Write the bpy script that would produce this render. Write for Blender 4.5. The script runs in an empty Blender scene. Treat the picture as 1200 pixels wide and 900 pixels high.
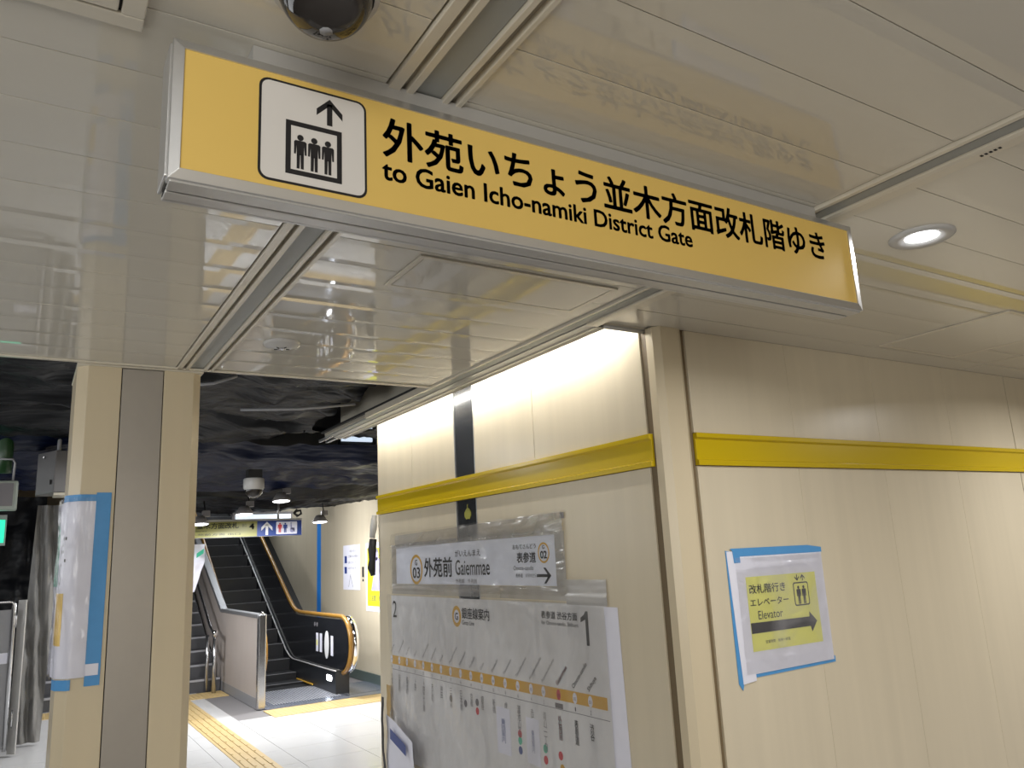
import bpy, bmesh, math, random
from mathutils import Vector, Matrix, noise
random.seed(7)
S = bpy.context.scene
COL = S.collection
ZC = 1.65                       # eye height above the floor; heights below are given from the eye

# ------------------------------------------------------------------ camera
cd = bpy.data.cameras.new('camera'); cam = bpy.data.objects.new('camera', cd); COL.objects.link(cam)
cd.sensor_width = 36.0; cd.lens = 36.0 * 911.2 / 1200.0; cd.clip_start = 0.02; cd.clip_end = 200
R = ((0.85047153, -0.52365737, -0.04981096), (0.06974482, 0.2061146, -0.97603915), (0.52137686, 0.82661946, 0.21181699))
cam.matrix_world = Matrix(((R[0][0], -R[1][0], -R[2][0], 0), (R[0][1], -R[1][1], -R[2][1], 0),
                           (R[0][2], -R[1][2], -R[2][2], ZC), (0, 0, 0, 1)))
S.camera = cam

# ------------------------------------------------------------------ world, exposure, lights
w = bpy.data.worlds.new('world'); S.world = w; w.use_nodes = True
w.node_tree.nodes['Background'].inputs[0].default_value = (0.9, 0.93, 1, 1)
w.node_tree.nodes['Background'].inputs[1].default_value = 0.02
S.view_settings.view_transform = 'Standard'; S.view_settings.look = 'None'
S.view_settings.exposure = 0.0; S.view_settings.gamma = 1.0; S.view_settings.use_curve_mapping = False

def area(name, x, y, z, sx, sy, power, rot=(0, 0, 0), col=(1, 0.96, 0.9), spread=180):
    d = bpy.data.lights.new(name, 'AREA'); d.shape = 'RECTANGLE'; d.size = sx; d.size_y = sy
    d.energy = power; d.color = col; d.spread = math.radians(spread)
    o = bpy.data.objects.new(name, d); COL.objects.link(o); o.location = (x, y, z + ZC); o.rotation_euler = rot
    return o
PI = math.pi
WARM = (1, 0.95, 0.87); COOL = (0.86, 0.93, 1.0)
DOWNLIGHTS = [(2.58, 1.38), (5.55, 1.38), (8.4, 1.38), (2.58, -1.5), (5.55, -1.5)]
for i, (x, y) in enumerate(DOWNLIGHTS):
    area('downlight_lamp', x, y, 0.985, 0.12, 0.12, 20 if i == 0 else 34, col=(1.0, 0.99, 0.98), spread=165)
NEUT = (1, 0.985, 0.95)
# unseen fill lights added left and behind, standing in for a bright platform side
area('platform_fill', -2.3, 6.0, 0.35, 8.0, 0.9, 62, rot=(math.radians(88), 0, math.radians(-90)), col=(0.97, 0.985, 1.0))
area('platform_fill', -1.7, -2.2, 0.1, 2.6, 1.4, 96, rot=(math.radians(97), 0, math.radians(-35)), col=NEUT)
area('platform_fill', 1.4, -2.6, 0.95, 6.0, 0.10, 40, col=NEUT)
area('cove_lamp', 2.262, 4.42, 1.10, 0.03, 3.3, 21, rot=(0, math.radians(-62), 0), col=(1, 0.985, 0.94))
# concourse beyond the stripped ceiling
WC = (0.97, 0.98, 1.0)
area('work_lamp', 2.35, 8.6, 0.50, 0.14, 0.14, 50, col=WC)
area('work_lamp', 3.26, 10.0, 0.49, 0.14, 0.14, 48, col=WC)
area('work_lamp', 2.05, 9.0, 0.41, 0.14, 0.14, 30, col=WC)
area('work_lamp', 0.9, 6.2, 0.90, 0.3, 0.3, 16, col=WC)
area('work_lamp', 0.6, 10.6, 0.30, 0.6, 0.6, 30, rot=(math.radians(25), math.radians(-50), 0), col=WC)
area('work_lamp', 2.95, 10.9, 0.55, 0.5, 0.12, 25, rot=(0, math.radians(-58), 0), col=WC)  # added fill aimed at the far wall, no lamp body hangs here
area('shaft_lamp', 3.3, 14.4, 1.6, 0.12, 2.4, 30, col=(0.9, 0.95, 1.0))

# ------------------------------------------------------------------ materials
MATS = {}
def nt(m): return m.node_tree.nodes, m.node_tree.links
def mat(name, col, rough=0.5, metal=0.0, spec=0.5, var=0.0, scale=6.0, stretch=(1, 1, 1), bump=0.0, bscale=40.0, coat=0.0, emit=0.0, ecol=None, bdist=0.01, bstretch=None):
    if name in MATS: return MATS[name]
    m = bpy.data.materials.new(name); m.use_nodes = True; N, L = nt(m)
    p = N['Principled BSDF']
    p.inputs['Base Color'].default_value = (*col, 1); p.inputs['Roughness'].default_value = rough
    p.inputs['Metallic'].default_value = metal; p.inputs['Specular IOR Level'].default_value = spec
    p.inputs['Coat Weight'].default_value = coat; p.inputs['Coat Roughness'].default_value = 0.06
    if emit:
        p.inputs['Emission Color'].default_value = (*(ecol or col), 1); p.inputs['Emission Strength'].default_value = emit
    if var or bump:
        tc = N.new('ShaderNodeTexCoord'); mp = N.new('ShaderNodeMapping'); mp.inputs['Scale'].default_value = stretch
        L.new(tc.outputs['Object'], mp.inputs['Vector'])
    if var:
        no = N.new('ShaderNodeTexNoise'); no.inputs['Scale'].default_value = scale; no.inputs['Detail'].default_value = 5
        L.new(mp.outputs[0], no.inputs['Vector'])
        mx = N.new('ShaderNodeMix'); mx.data_type = 'RGBA'
        mx.inputs['A'].default_value = (*[c * (1 - var) for c in col], 1); mx.inputs['B'].default_value = (*[min(1, c * (1 + var)) for c in col], 1)
        L.new(no.outputs['Fac'], mx.inputs['Factor']); L.new(mx.outputs['Result'], p.inputs['Base Color'])
    if bump:
        nb = N.new('ShaderNodeTexNoise'); nb.inputs['Scale'].default_value = bscale; nb.inputs['Detail'].default_value = 3
        if bstretch:
            m2 = N.new('ShaderNodeMapping'); m2.inputs['Scale'].default_value = bstretch; L.new(tc.outputs['Object'], m2.inputs['Vector']); L.new(m2.outputs[0], nb.inputs['Vector'])
        else: L.new(mp.outputs[0], nb.inputs['Vector'])
        b = N.new('ShaderNodeBump'); b.inputs['Strength'].default_value = bump; b.inputs['Distance'].default_value = bdist
        L.new(nb.outputs['Fac'], b.inputs['Height']); L.new(b.outputs[0], p.inputs['Normal'])
    MATS[name] = m; return m
M_CEIL = mat('ceiling_enamel', (0.66, 0.625, 0.535), 0.035, spec=0.65, var=0.03, scale=2, bump=0.018, bscale=2.0, bdist=0.005)
M_TRIM = mat('cream_trim', (0.68, 0.63, 0.52), 0.25, var=0.04, scale=20)
M_SLAB = mat('grey_rail_infill', (0.33, 0.34, 0.32), 0.45, var=0.04, scale=10)
M_GROOVE = mat('rail_groove', (0.36, 0.33, 0.27), 0.5)
M_RAILG = mat('rail_grey_cream', (0.40, 0.39, 0.35), 0.3)
M_RAILD = mat('rail_lip_taupe', (0.26, 0.245, 0.21), 0.35)
M_DARK = mat('black_gap', (0.012, 0.012, 0.012), 0.7)
M_WALL = mat('woodgrain_wall_panel', (0.63, 0.555, 0.415), 0.29, spec=0.5, var=0.08, scale=2.2, stretch=(5, 5, 0.25), bump=0.05, bscale=60, bdist=0.002)
M_GAP = mat('brown_joint', (0.16, 0.115, 0.06), 0.6)
M_COLUMN = mat('cream_column', (0.62, 0.53, 0.37), 0.3, var=0.04, scale=3, stretch=(4, 4, .3))
M_YEL = mat('yellow_enamel', (0.56, 0.40, 0.005), 0.22)
M_SIGNY = mat('sign_yellow_face', (0.80, 0.55, 0.145), 0.42, var=0.015, scale=8)
M_ALU = mat('brushed_aluminium', (0.66, 0.66, 0.66), 0.33, metal=0.85, var=0.03, scale=30)
M_ALUP = mat('grey_alu_paint', (0.50, 0.49, 0.47), 0.35, metal=0.35)
M_STEEL = mat('stainless_steel', (0.60, 0.60, 0.61), 0.22, metal=1.0)
M_COPE = mat('coping_steel', (0.30, 0.30, 0.31), 0.4, metal=0.6)
M_CHROME = mat('chrome', (0.8, 0.8, 0.82), 0.06, metal=1.0)
M_STRIP = mat('taupe_metal_strip', (0.40, 0.37, 0.33), 0.38, metal=0.55, var=0.03, scale=20)
M_BLACK = mat('black_print', (0.014, 0.013, 0.015), 0.5)
M_WHITEP = mat('white_print', (0.78, 0.78, 0.78), 0.45)
M_PICTO = mat('pictogram_white', (0.74, 0.71, 0.67), 0.4)
M_PAPER = mat('white_paper', (0.76, 0.76, 0.85), 0.55, var=0.04, scale=12)
M_GREYP = mat('grey_map_paper', (0.74, 0.73, 0.73), 0.36, var=0.05, scale=4, bump=1.0, bscale=1.5, bdist=0.16, bstretch=(1, 1.5, 1.0))
M_STRIPP = mat('station_strip_paper', (0.78, 0.80, 0.88), 0.4)
M_BLUE = mat('blue_masking_tape', (0.075, 0.29, 0.60), 0.5, var=0.06, scale=25)
M_BLUEB = mat('bright_blue_tape', (0.03, 0.27, 0.85), 0.5)
M_NOTY = mat('notice_yellow', (0.78, 0.77, 0.20), 0.5)
M_GOLD = mat('line_orange', (0.66, 0.38, 0.04), 0.5)
M_RED = mat('print_red', (0.55, 0.05, 0.06), 0.5)
M_GREYT = mat('print_grey', (0.16, 0.15, 0.16), 0.5)
M_GREEN = mat('print_green', (0.05, 0.45, 0.28), 0.5)
M_NAVY = mat('sign_navy', (0.03, 0.06, 0.24), 0.4)
M_FLOOR = mat('floor_tile', (0.66, 0.655, 0.65), 0.22, var=0.05, scale=4, bump=0.03, bscale=120, bdist=0.001)
M_GROUT = mat('floor_grout', (0.20, 0.19, 0.19), 0.8)
M_TACT = mat('tactile_yellow', (0.55, 0.40, 0.18), 0.5, var=0.06, scale=15)
M_TARP = mat('dark_plastic_sheet', (0.0035, 0.004, 0.0055), 0.42, spec=0.16, var=0.7, scale=1.6, bump=0.7, bscale=1.8, bdist=0.10, bstretch=(0.5, 2.6, 1.5))
M_TARPB = mat('navy_plastic_sheet', (0.003, 0.006, 0.022), 0.40, spec=0.18, var=0.5, scale=2.0, bump=0.7, bscale=2.0, bdist=0.10, bstretch=(0.6, 2.0, 2.5))
M_CURT = mat('grey_curtain_sheet', (0.20, 0.195, 0.185), 0.42, var=0.15, scale=6, bump=0.5, bscale=6, bdist=0.04, bstretch=(3, 3, .8))
M_BLACKM = mat('escalator_black_panel', (0.012, 0.013, 0.016), 0.16, spec=0.5)
M_SKIRT = mat('escalator_skirt', (0.02, 0.022, 0.026), 0.3)
M_STEP = mat('escalator_step', (0.009, 0.009, 0.010), 0.45)
M_NOSE = mat('step_nosing', (0.26, 0.26, 0.27), 0.4, metal=0.3)
M_RAIL = mat('ochre_handrail', (0.27, 0.14, 0.025), 0.28, spec=0.5)
M_PLATE = mat('floor_plate_steel', (0.46, 0.50, 0.60), 0.25, metal=0.75)
M_BARR = mat('barrier_panel_laminate', (0.50, 0.44, 0.40), 0.35, var=0.06, scale=3, stretch=(3, 3, .6))
M_BASEG = mat('green_grey_baseboard', (0.08, 0.11, 0.10), 0.35)
M_GREYM = mat('grey_painted_metal', (0.30, 0.30, 0.31), 0.45)
M_BOXL = mat('pale_grey_casing', (0.26, 0.245, 0.24), 0.5)
M_BOXD = mat('equipment_grey', (0.13, 0.125, 0.125), 0.45)
M_MIXG = mat('grey_green_lamp_casing', (0.30, 0.34, 0.30), 0.45)
M_GPIPE = mat('green_pipe_plastic', (0.012, 0.05, 0.012), 0.4)
M_CAMW = mat('camera_casing_white', (0.50, 0.49, 0.47), 0.4)
M_DOME = mat('smoked_dome', (0.03, 0.026, 0.023), 0.07, spec=0.6)
M_STAIR = mat('stair_stone', (0.07, 0.07, 0.075), 0.5)
M_STNOSE = mat('stair_nosing', (0.36, 0.36, 0.38), 0.4)
M_DSTRIP = mat('dark_glossy_strip', (0.05, 0.053, 0.058), 0.16, metal=0.35, spec=0.6)
M_LEAF = mat('ginkgo_olive', (0.32, 0.31, 0.03), 0.5)
M_MESHT = mat('tiger_tape', (0.42, 0.28, 0.10), 0.5)
M_LAMP = mat('lamp_glow', (1, 1, 1), 0.5, emit=14.0, ecol=(0.93, 0.95, 1.0))
M_LAMPW = mat('work_lamp_glow', (1, 1, 1), 0.5, emit=12.0, ecol=(0.93, 0.96, 1.0))
M_TUBE = mat('light_tube_glow', (1, 1, 1), 0.5, emit=5.0, ecol=(1, 0.97, 0.9))
M_PANELG = mat('lit_panel_glow', (0.8, 0.9, 1), 0.5, emit=0.9, ecol=(0.72, 0.85, 1.0))
M_EXIT = mat('exit_sign_glow', (0.02, 0.7, 0.4), 0.5, emit=1.0, ecol=(0.02, 0.75, 0.42))
M_SLABUP = mat('ceiling_void_slab', (0.05, 0.05, 0.055), 0.8)
M_FILM = bpy.data.materials.new('clear_plastic_film'); M_FILM.use_nodes = True
def mkfilm(m, opac, tint, rough=0.22, bsc=7.0, bstr=(1, 1, 1)):
    m.use_nodes = True; N, L = nt(m); p = N['Principled BSDF']; out = N['Material Output']
    p.inputs['Base Color'].default_value = (*tint, 1); p.inputs['Roughness'].default_value = rough; p.inputs['Specular IOR Level'].default_value = 0.7
    tc = N.new('ShaderNodeTexCoord'); mp = N.new('ShaderNodeMapping'); mp.inputs['Scale'].default_value = bstr
    nb = N.new('ShaderNodeTexNoise'); nb.inputs['Scale'].default_value = bsc; nb.inputs['Detail'].default_value = 2.5; nb.inputs['Distortion'].default_value = 0.5
    b = N.new('ShaderNodeBump'); b.inputs['Strength'].default_value = 0.7; b.inputs['Distance'].default_value = 0.03
    L.new(tc.outputs['Object'], mp.inputs[0]); L.new(mp.outputs[0], nb.inputs['Vector']); L.new(nb.outputs['Fac'], b.inputs['Height']); L.new(b.outputs[0], p.inputs['Normal'])
    tr = N.new('ShaderNodeBsdfTransparent'); mx = N.new('ShaderNodeMixShader'); mx.inputs[0].default_value = opac
    mr = N.new('ShaderNodeMapRange'); mr.inputs['From Min'].default_value = .42; mr.inputs['From Max'].default_value = .68; mr.inputs['To Min'].default_value = opac * .55; mr.inputs['To Max'].default_value = min(1, opac * 1.9)
    L.new(nb.outputs['Fac'], mr.inputs['Value']); L.new(mr.outputs[0], mx.inputs[0])
    L.new(tr.outputs[0], mx.inputs[1]); L.new(p.outputs[0], mx.inputs[2])
    gl = N.new('ShaderNodeBsdfGlossy'); gl.inputs['Roughness'].default_value = .16; L.new(b.outputs[0], gl.inputs['Normal'])
    lw = N.new('ShaderNodeFresnel'); lw.inputs['IOR'].default_value = 1.45; L.new(b.outputs[0], lw.inputs['Normal'])
    ml = N.new('ShaderNodeMath'); ml.operation = 'MULTIPLY'; ml.inputs[1].default_value = .5; L.new(lw.outputs[0], ml.inputs[0])
    mg = N.new('ShaderNodeMixShader'); L.new(ml.outputs[0], mg.inputs[0]); L.new(mx.outputs[0], mg.inputs[1]); L.new(gl.outputs[0], mg.inputs[2])
    L.new(mg.outputs[0], out.inputs['Surface'])
    return m
mkfilm(M_FILM, 0.10, (0.60, 0.58, 0.56), 0.2, 3.5)
M_FILMD = mkfilm(bpy.data.materials.new('dull_plastic_film'), 0.13, (0.62, 0.60, 0.58), 0.22, 1.6, (1, 1.6, 0.8))

# ------------------------------------------------------------------ mesh helpers
class MB:
    def __init__(s): s.v = []; s.f = []; s.sm = []
    def add(s, vs, fs, smooth=False):
        k = len(s.v); s.v += [tuple(v) for v in vs]; s.f += [tuple(i + k for i in f) for f in fs]; s.sm += [smooth] * len(fs); return s
    def box(s, x0, x1, y0, y1, z0, z1):
        return s.add([(x0, y0, z0), (x1, y0, z0), (x1, y1, z0), (x0, y1, z0), (x0, y0, z1), (x1, y0, z1), (x1, y1, z1), (x0, y1, z1)],
                     [(0, 3, 2, 1), (4, 5, 6, 7), (0, 1, 5, 4), (1, 2, 6, 5), (2, 3, 7, 6), (3, 0, 4, 7)])
    def prism(s, poly, fn, a, b, smooth=False):
        """poly of (p,q) swept from a to b; fn(p,q,t)->xyz"""
        n = len(poly); vs = [fn(p, q, a) for p, q in poly] + [fn(p, q, b) for p, q in poly]
        fs = [tuple(range(n - 1, -1, -1)), tuple(range(n, 2 * n))] + [(i, (i + 1) % n, n + (i + 1) % n, n + i) for i in range(n)]
        return s.add(vs, fs, smooth)
    def px(s, poly, x0, x1): return s.prism(poly, lambda p, q, t: (t, p, q), x0, x1)   # poly in (y,z)
    def py(s, poly, y0, y1): return s.prism(poly, lambda p, q, t: (p, t, q), y0, y1)   # poly in (x,z)
    def pz(s, poly, z0, z1): return s.prism(poly, lambda p, q, t: (p, q, t), z0, z1)   # poly in (x,y)
    def tube(s, pts, r, n=10):
        pts = [Vector(p) for p in pts]; rings = []
        for i, p in enumerate(pts):
            d = (pts[min(i + 1, len(pts) - 1)] - pts[max(i - 1, 0)]).normalized()
            a = d.orthogonal().normalized() if i == 0 else (prev - d * prev.dot(d)).normalized()
            prev = a; b = d.cross(a); rr = r[i] if isinstance(r, (list, tuple)) else r
            rings.append([p + (a * math.cos(2 * PI * k / n) + b * math.sin(2 * PI * k / n)) * rr for k in range(n)])
        vs = [v for ring in rings for v in ring]; fs = []
        for i in range(len(pts) - 1):
            for k in range(n): fs.append((i * n + k, i * n + (k + 1) % n, (i + 1) * n + (k + 1) % n, (i + 1) * n + k))
        fs.append(tuple(range(n - 1, -1, -1))); fs.append(tuple((len(pts) - 1) * n + k for k in range(n)))
        return s.add(vs, fs, True)
    def lathe(s, prof, cx, cy, n=32):
        """prof of (r,z) around the vertical axis"""
        vs = [(cx + r * math.cos(2 * PI * k / n), cy + r * math.sin(2 * PI * k / n), z) for r, z in prof for k in range(n)]
        fs = [(i * n + k, i * n + (k + 1) % n, (i + 1) * n + (k + 1) % n, (i + 1) * n + k) for i in range(len(prof) - 1) for k in range(n)]
        return s.add(vs, fs, True)
    def mesh(s, name, m, zoff=ZC):
        me = bpy.data.meshes.new(name); me.from_pydata([(v[0], v[1], v[2] + zoff) for v in s.v], [], s.f)
        me.polygons.foreach_set('use_smooth', s.sm); me.materials.append(m); me.update(); return me
    def build(s, name, m, parent=None, bev=0.0, zoff=ZC):
        return link(name, s.mesh(name, m, zoff), parent, bev)
def fixn(me):
    bm = bmesh.new(); bm.from_mesh(me); bmesh.ops.recalc_face_normals(bm, faces=bm.faces); bm.to_mesh(me); bm.free()
def link(name, me, parent=None, bev=0.0, fix=True):
    if fix: fixn(me)
    o = bpy.data.objects.new(name, me); COL.objects.link(o)
    if parent is not None:
        o.parent = parent; o.matrix_parent_inverse = PINV[parent.name] if parent.name in PINV else Matrix()
    if bev:
        b = o.modifiers.new('bevel', 'BEVEL'); b.width = bev; b.segments = 2; b.limit_method = 'ANGLE'
    return o
PINV = {}
def tag(o, label=None, cat=None, group=None, kind=None):
    if label: o['label'] = label
    if cat: o['category'] = cat
    if group: o['group'] = group
    if kind: o['kind'] = kind
    return o
def thing(name, label, cat, x, y, z, group=None, kind=None):
    o = bpy.data.objects.new(name, None); COL.objects.link(o); o.location = (x, y, z + ZC); o.empty_display_size = 0.1
    PINV[o.name] = Matrix.Translation((-x, -y, -z - ZC))
    return tag(o, label, cat, group, kind)
def B(x0, x1, y0, y1, z0, z1): return MB().box(x0, x1, y0, y1, z0, z1)

class Frame:
    """a flat surface: u to the reader's right, v up, n outwards"""
    def __init__(s, O, U, N): s.O = Vector(O); s.U = Vector(U); s.V = Vector((0, 0, 1)); s.N = Vector(N)
    def p(s, u, v, n=0.0): return s.O + s.U * u + s.V * v + s.N * n
    def plate(s, name, m, parent, u0, u1, v0, v1, n0, n1, bev=0): return s.poly(name, m, parent, [(u0, v0), (u1, v0), (u1, v1), (u0, v1)], n0, n1, bev)
    def poly(s, name, m, parent, pts, n0, n1, bev=0):
        return MB().prism(pts, lambda a, b, t: s.p(a, b, t), n0, n1).build(name, m, parent, bev)
    def polys(s, name, m, parent, plist, n0, n1):
        mb = MB()
        for pts in plist: mb.prism(pts, lambda a, b, t: s.p(a, b, t), n0, n1)
        return mb.build(name, m, parent)
    def sheet(s, name, m, parent, u0, u1, v0, v1, fn, nu=40, nv=20):
        vs = []; fs = []
        for j in range(nv + 1):
            for i in range(nu + 1):
                u = u0 + (u1 - u0) * i / nu; v = v0 + (v1 - v0) * j / nv
                r = fn(u, v)
                if isinstance(r, tuple): vs.append(s.p(u + r[0], v + r[1], r[2]))
                else: vs.append(s.p(u, v, r))
        for j in range(nv):
            for i in range(nu):
                a = j * (nu + 1) + i; fs.append((a, a + 1, a + nu + 2, a + nu + 1))
        return link(name, MB().add(vs, fs, True).mesh(name, m), parent, fix=False)
TXT = {}
def textmesh(body, bold=0.0, align='LEFT', line=1.0):
    key = (body, bold, align, line)
    if key in TXT: return TXT[key]
    c = bpy.data.curves.new('t', 'FONT'); c.body = body; c.size = 1.0; c.offset = bold; c.resolution_u = 3; c.align_x = align; c.space_line = line
    o = bpy.data.objects.new('t', c); COL.objects.link(o)
    dg = bpy.context.evaluated_depsgraph_get(); me = bpy.data.meshes.new_from_object(o.evaluated_get(dg))
    vs = [v.co.copy() for v in me.vertices]; fs = [tuple(p.vertices) for p in me.polygons]
    bpy.data.objects.remove(o); bpy.data.curves.remove(c); bpy.data.meshes.remove(me)
    TXT[key] = (vs, fs); return TXT[key]
def lettering(fr, items, m, parent, n, name='lettering'):
    for it in items: lettering1(fr, [it], m, parent, n, name)
def thick(vs, fs, b):
    if b <= 0: return vs, fs
    V_ = []; F_ = []
    for dx, dy in ((-b, 0), (b, 0), (0, b * .8), (0, -b * .8), (b * .7, b * .7), (-b * .7, -b * .7), (b * .7, -b * .7), (-b * .7, b * .7)):
        k = len(V_); V_ += [Vector((c.x + dx, c.y + dy, 0)) for c in vs]; F_ += [tuple(i + k for i in f) for f in fs]
    return V_, F_
def lettering1(fr, items, m, parent, n, name='lettering'):
    """items: (body, u0,u1,v0,v1, bold) fitted into a box, or (body, u, v, height, angle, bold, 'R') rotated at a point"""
    mb = MB()
    for it in items:
        if it[-1] == 'R':
            body, u, v, h, ang, bold, _ = it; vs, fs = thick(*textmesh(body), bold)
            ca, sa = math.cos(ang), math.sin(ang)
            mb.add([fr.p(u + (c.x * ca - c.y * sa) * h, v + (c.x * sa + c.y * ca) * h, n) for c in vs], fs)
        else:
            body, u0, u1, v0, v1, bold = it; vs, fs = thick(*textmesh(body, 0, 'CENTER' if '\n' in body else 'LEFT', 0.85 if '\n' in body else 1.0), bold)
            if not vs: continue
            a0 = min(c.x for c in vs); a1 = max(c.x for c in vs); b0 = min(c.y for c in vs); b1 = max(c.y for c in vs)
            mb.add([fr.p(u0 + (c.x - a0) / (a1 - a0) * (u1 - u0), v0 + (c.y - b0) / (b1 - b0) * (v1 - v0), n) for c in vs], fs)
    me = mb.mesh(name, m); return link(name, me, parent, fix=False)
def disc_pts(cu, cv, ru, rv, n=24): return [(cu + ru * math.cos(2 * PI * k / n), cv + rv * math.sin(2 * PI * k / n)) for k in range(n)]
def rrect(u0, u1, v0, v1, r, n=5):
    pts = []
    for cu, cv, a in ((u1 - r, v1 - r, 0), (u0 + r, v1 - r, 90), (u0 + r, v0 + r, 180), (u1 - r, v0 + r, 270)):
        for k in range(n + 1):
            t = math.radians(a + 90 * k / n); pts.append((cu + r * math.cos(t), cv + r * math.sin(t)))
    return pts
def person_polys(cu, v0, v1, wd=None):
    """standing pictogram figure as separate polygons"""
    h = v1 - v0; W = wd or h * 0.36; hr = h * 0.088
    head = disc_pts(cu, v1 - hr, hr, hr, 14)
    body = [(cu - W / 2, v0 + h * .78), (cu - W * .38, v0 + h * .82), (cu + W * .38, v0 + h * .82), (cu + W / 2, v0 + h * .78),
            (cu + W / 2, v0 + h * .42), (cu + W * .36, v0 + h * .42), (cu + W * .30, v0 + h * .70), (cu + W * .28, v0 + h * .40),
            (cu - W * .28, v0 + h * .40), (cu - W * .30, v0 + h * .70), (cu - W * .36, v0 + h * .42), (cu - W / 2, v0 + h * .42)]
    legs = [[(cu - W * .28, v0), (cu - W * .05, v0), (cu - W * .02, v0 + h * .42), (cu - W * .28, v0 + h * .42)],
            [(cu + W * .05, v0), (cu + W * .28, v0), (cu + W * .28, v0 + h * .42), (cu + W * .02, v0 + h * .42)]]
    return [head, body] + legs
def arrow_up(cu, v0, v1, half, t):
    vm = v1 - half; s = t * .75
    return [[(cu - t / 2, v0), (cu + t / 2, v0), (cu + t / 2, v1 - t), (cu - t / 2, v1 - t)],
            [(cu, v1), (cu - half, vm), (cu - half, vm - t * 1.3), (cu, v1 - t * 1.3)],
            [(cu, v1), (cu, v1 - t * 1.3), (cu + half, vm - t * 1.3), (cu + half, vm)]]
def nz(x, y, z, s=1.0): return noise.noise(Vector((x * s, y * s, z * s)))

F0 = -ZC      # floor height seen from the eye
XW = 2.43     # face of the poster wall
YW = 2.60     # face of the right wall
# ------------------------------------------------------------------ floor
floor = tag(B(-6, 14, -7, 18, F0 - 0.12, F0 - 0.006).build('floor', M_GROUT), kind='structure')
TP = 0.5755
tx0, ty0 = 1.575, 7.65
tile_me = B(0.002, TP - 0.002, 0.002, TP - 0.002, -0.008, 0).mesh('tile', M_FLOOR, 0); fixn(tile_me)
bar = MB().box(0.001, .282, 0.001, .287, -0.008, 0.002)
for k in range(4): bar.box(.03 + k * .066, .052 + k * .066, 0.012, .276, 0.002, 0.008)
bar_me = bar.mesh('tactile_tile', M_TACT, 0)
dot = MB().box(0.001, .286, 0.001, .246, -0.008, 0.002)
for i in range(5):
    for j in range(4):
        dot.lathe([(0.012, 0.002), (0.008, 0.007), (0.001, 0.007)], .035 + i * .055, .035 + j * .058, 6)
dot_me = dot.mesh('tactile_tile', M_TACT, 0); fixn(bar_me); fixn(dot_me)
def place(name, me, x, y, z, parent, rz=0):
    o = bpy.data.objects.new(name, me); COL.objects.link(o); o.parent = parent; o.location = (x, y, z + ZC); o.rotation_euler = (0, 0, rz); return o
for i in range(-4, 5):
    for j in range(-8, 8):
        x = tx0 + i * TP; y = ty0 + j * TP
        if x > 4.2 or (y > 11.1 and x > 2.3): continue
        if y + TP > 9.9 and x + TP > 2.55: continue
        place('tile', tile_me, x, y, F0, floor)
for j in range(17):
    place('tactile_tile', bar_me, 1.69, 6.6 + j * .2875, F0 + 0.003, floor)
for j in range(2):
    for i in range(9):
        place('tactile_tile', dot_me, -0.12 + i * .2865, 11.28 + j * .2475, F0 + 0.003, floor)
    for i in range(6):
        place('tactile_tile', dot_me, 2.51 + i * .2865, 9.25 + j * .2475, F0 + 0.003, floor)

# ------------------------------------------------------------------ ceiling
CE = 4.13    # where the panelled ceiling stops
ceil = MB(); ceil.box(-6, 2.2, -7, CE, 1.03, 1.10); ceil.box(2.2, 14, -7, 2.69, 1.03, 1.10)
ceiling = tag(ceil.build('ceiling', M_SLABUP), kind='structure')
up = tag(B(-6, 14, -7, 18, 1.75, 1.85).build('ceiling', M_SLABUP), kind='structure')
def panel_mesh(L, W=0.2085):
    prof = []
    for k in range(7):
        t = k / 6; prof.append((t * W, 0.0010 * (2 * abs(t - .5)) ** 8))
    prof += [(W, 0.014), (0, 0.014)]
    me = MB().prism(prof, lambda p, q, t: (t, p, q), 0, L).mesh('ceiling_panel', M_CEIL, 0); fixn(me); return me
BAYS = [(-0.79, 0.598, -3.5, CE), (0.784, 2.018, -3.5, CE), (2.172, 5.0, -3.5, 2.60), (5.01, 9.0, -3.5, 2.60), (-4.2, -0.8, -3.5, CE)]
bme = [panel_mesh(b[1] - b[0] - 0.002) for b in BAYS]
P0 = 0.953
for b, me in zip(BAYS, bme):
    k = math.ceil((b[2] - P0) / 0.2113)
    while P0 + (k + 1) * 0.2113 <= b[3] + 0.03:
        y = P0 + k * 0.2113
        o = place('ceiling_panel', me, b[0] + 0.001, y + 0.0015, 1.0 + random.uniform(0, .0008), ceiling)
        o.rotation_euler = (math.radians(random.uniform(-.10, .10)), math.radians(random.uniform(-.03, .03)), 0)
        k += 1
B(2.174, 5.0, 2.434, 2.60, 1.0, 1.014).build('ceiling_panel', M_CEIL, ceiling); B(5.012, 9.0, 2.434, 2.60, 1.0, 1.014).build('ceiling_panel', M_CEIL, ceiling)
B(2.174, 9, 2.60, 2.66, 1.006, 1.014).build('ceiling_edge_strip', M_CEIL, ceiling)
MB().px([(CE - .012, .992), (CE + .012, .992), (CE + .012, 1.06), (CE + .004, 1.06), (CE + .004, 1.0), (CE - .012, 1.0)], -4.2, 2.02).build('ceiling_edge_strip', M_TRIM, ceiling)
B(-4.2, 9, -3.6, -3.5, .99, 1.02).build('ceiling_edge_strip', M_TRIM, ceiling)
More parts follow.
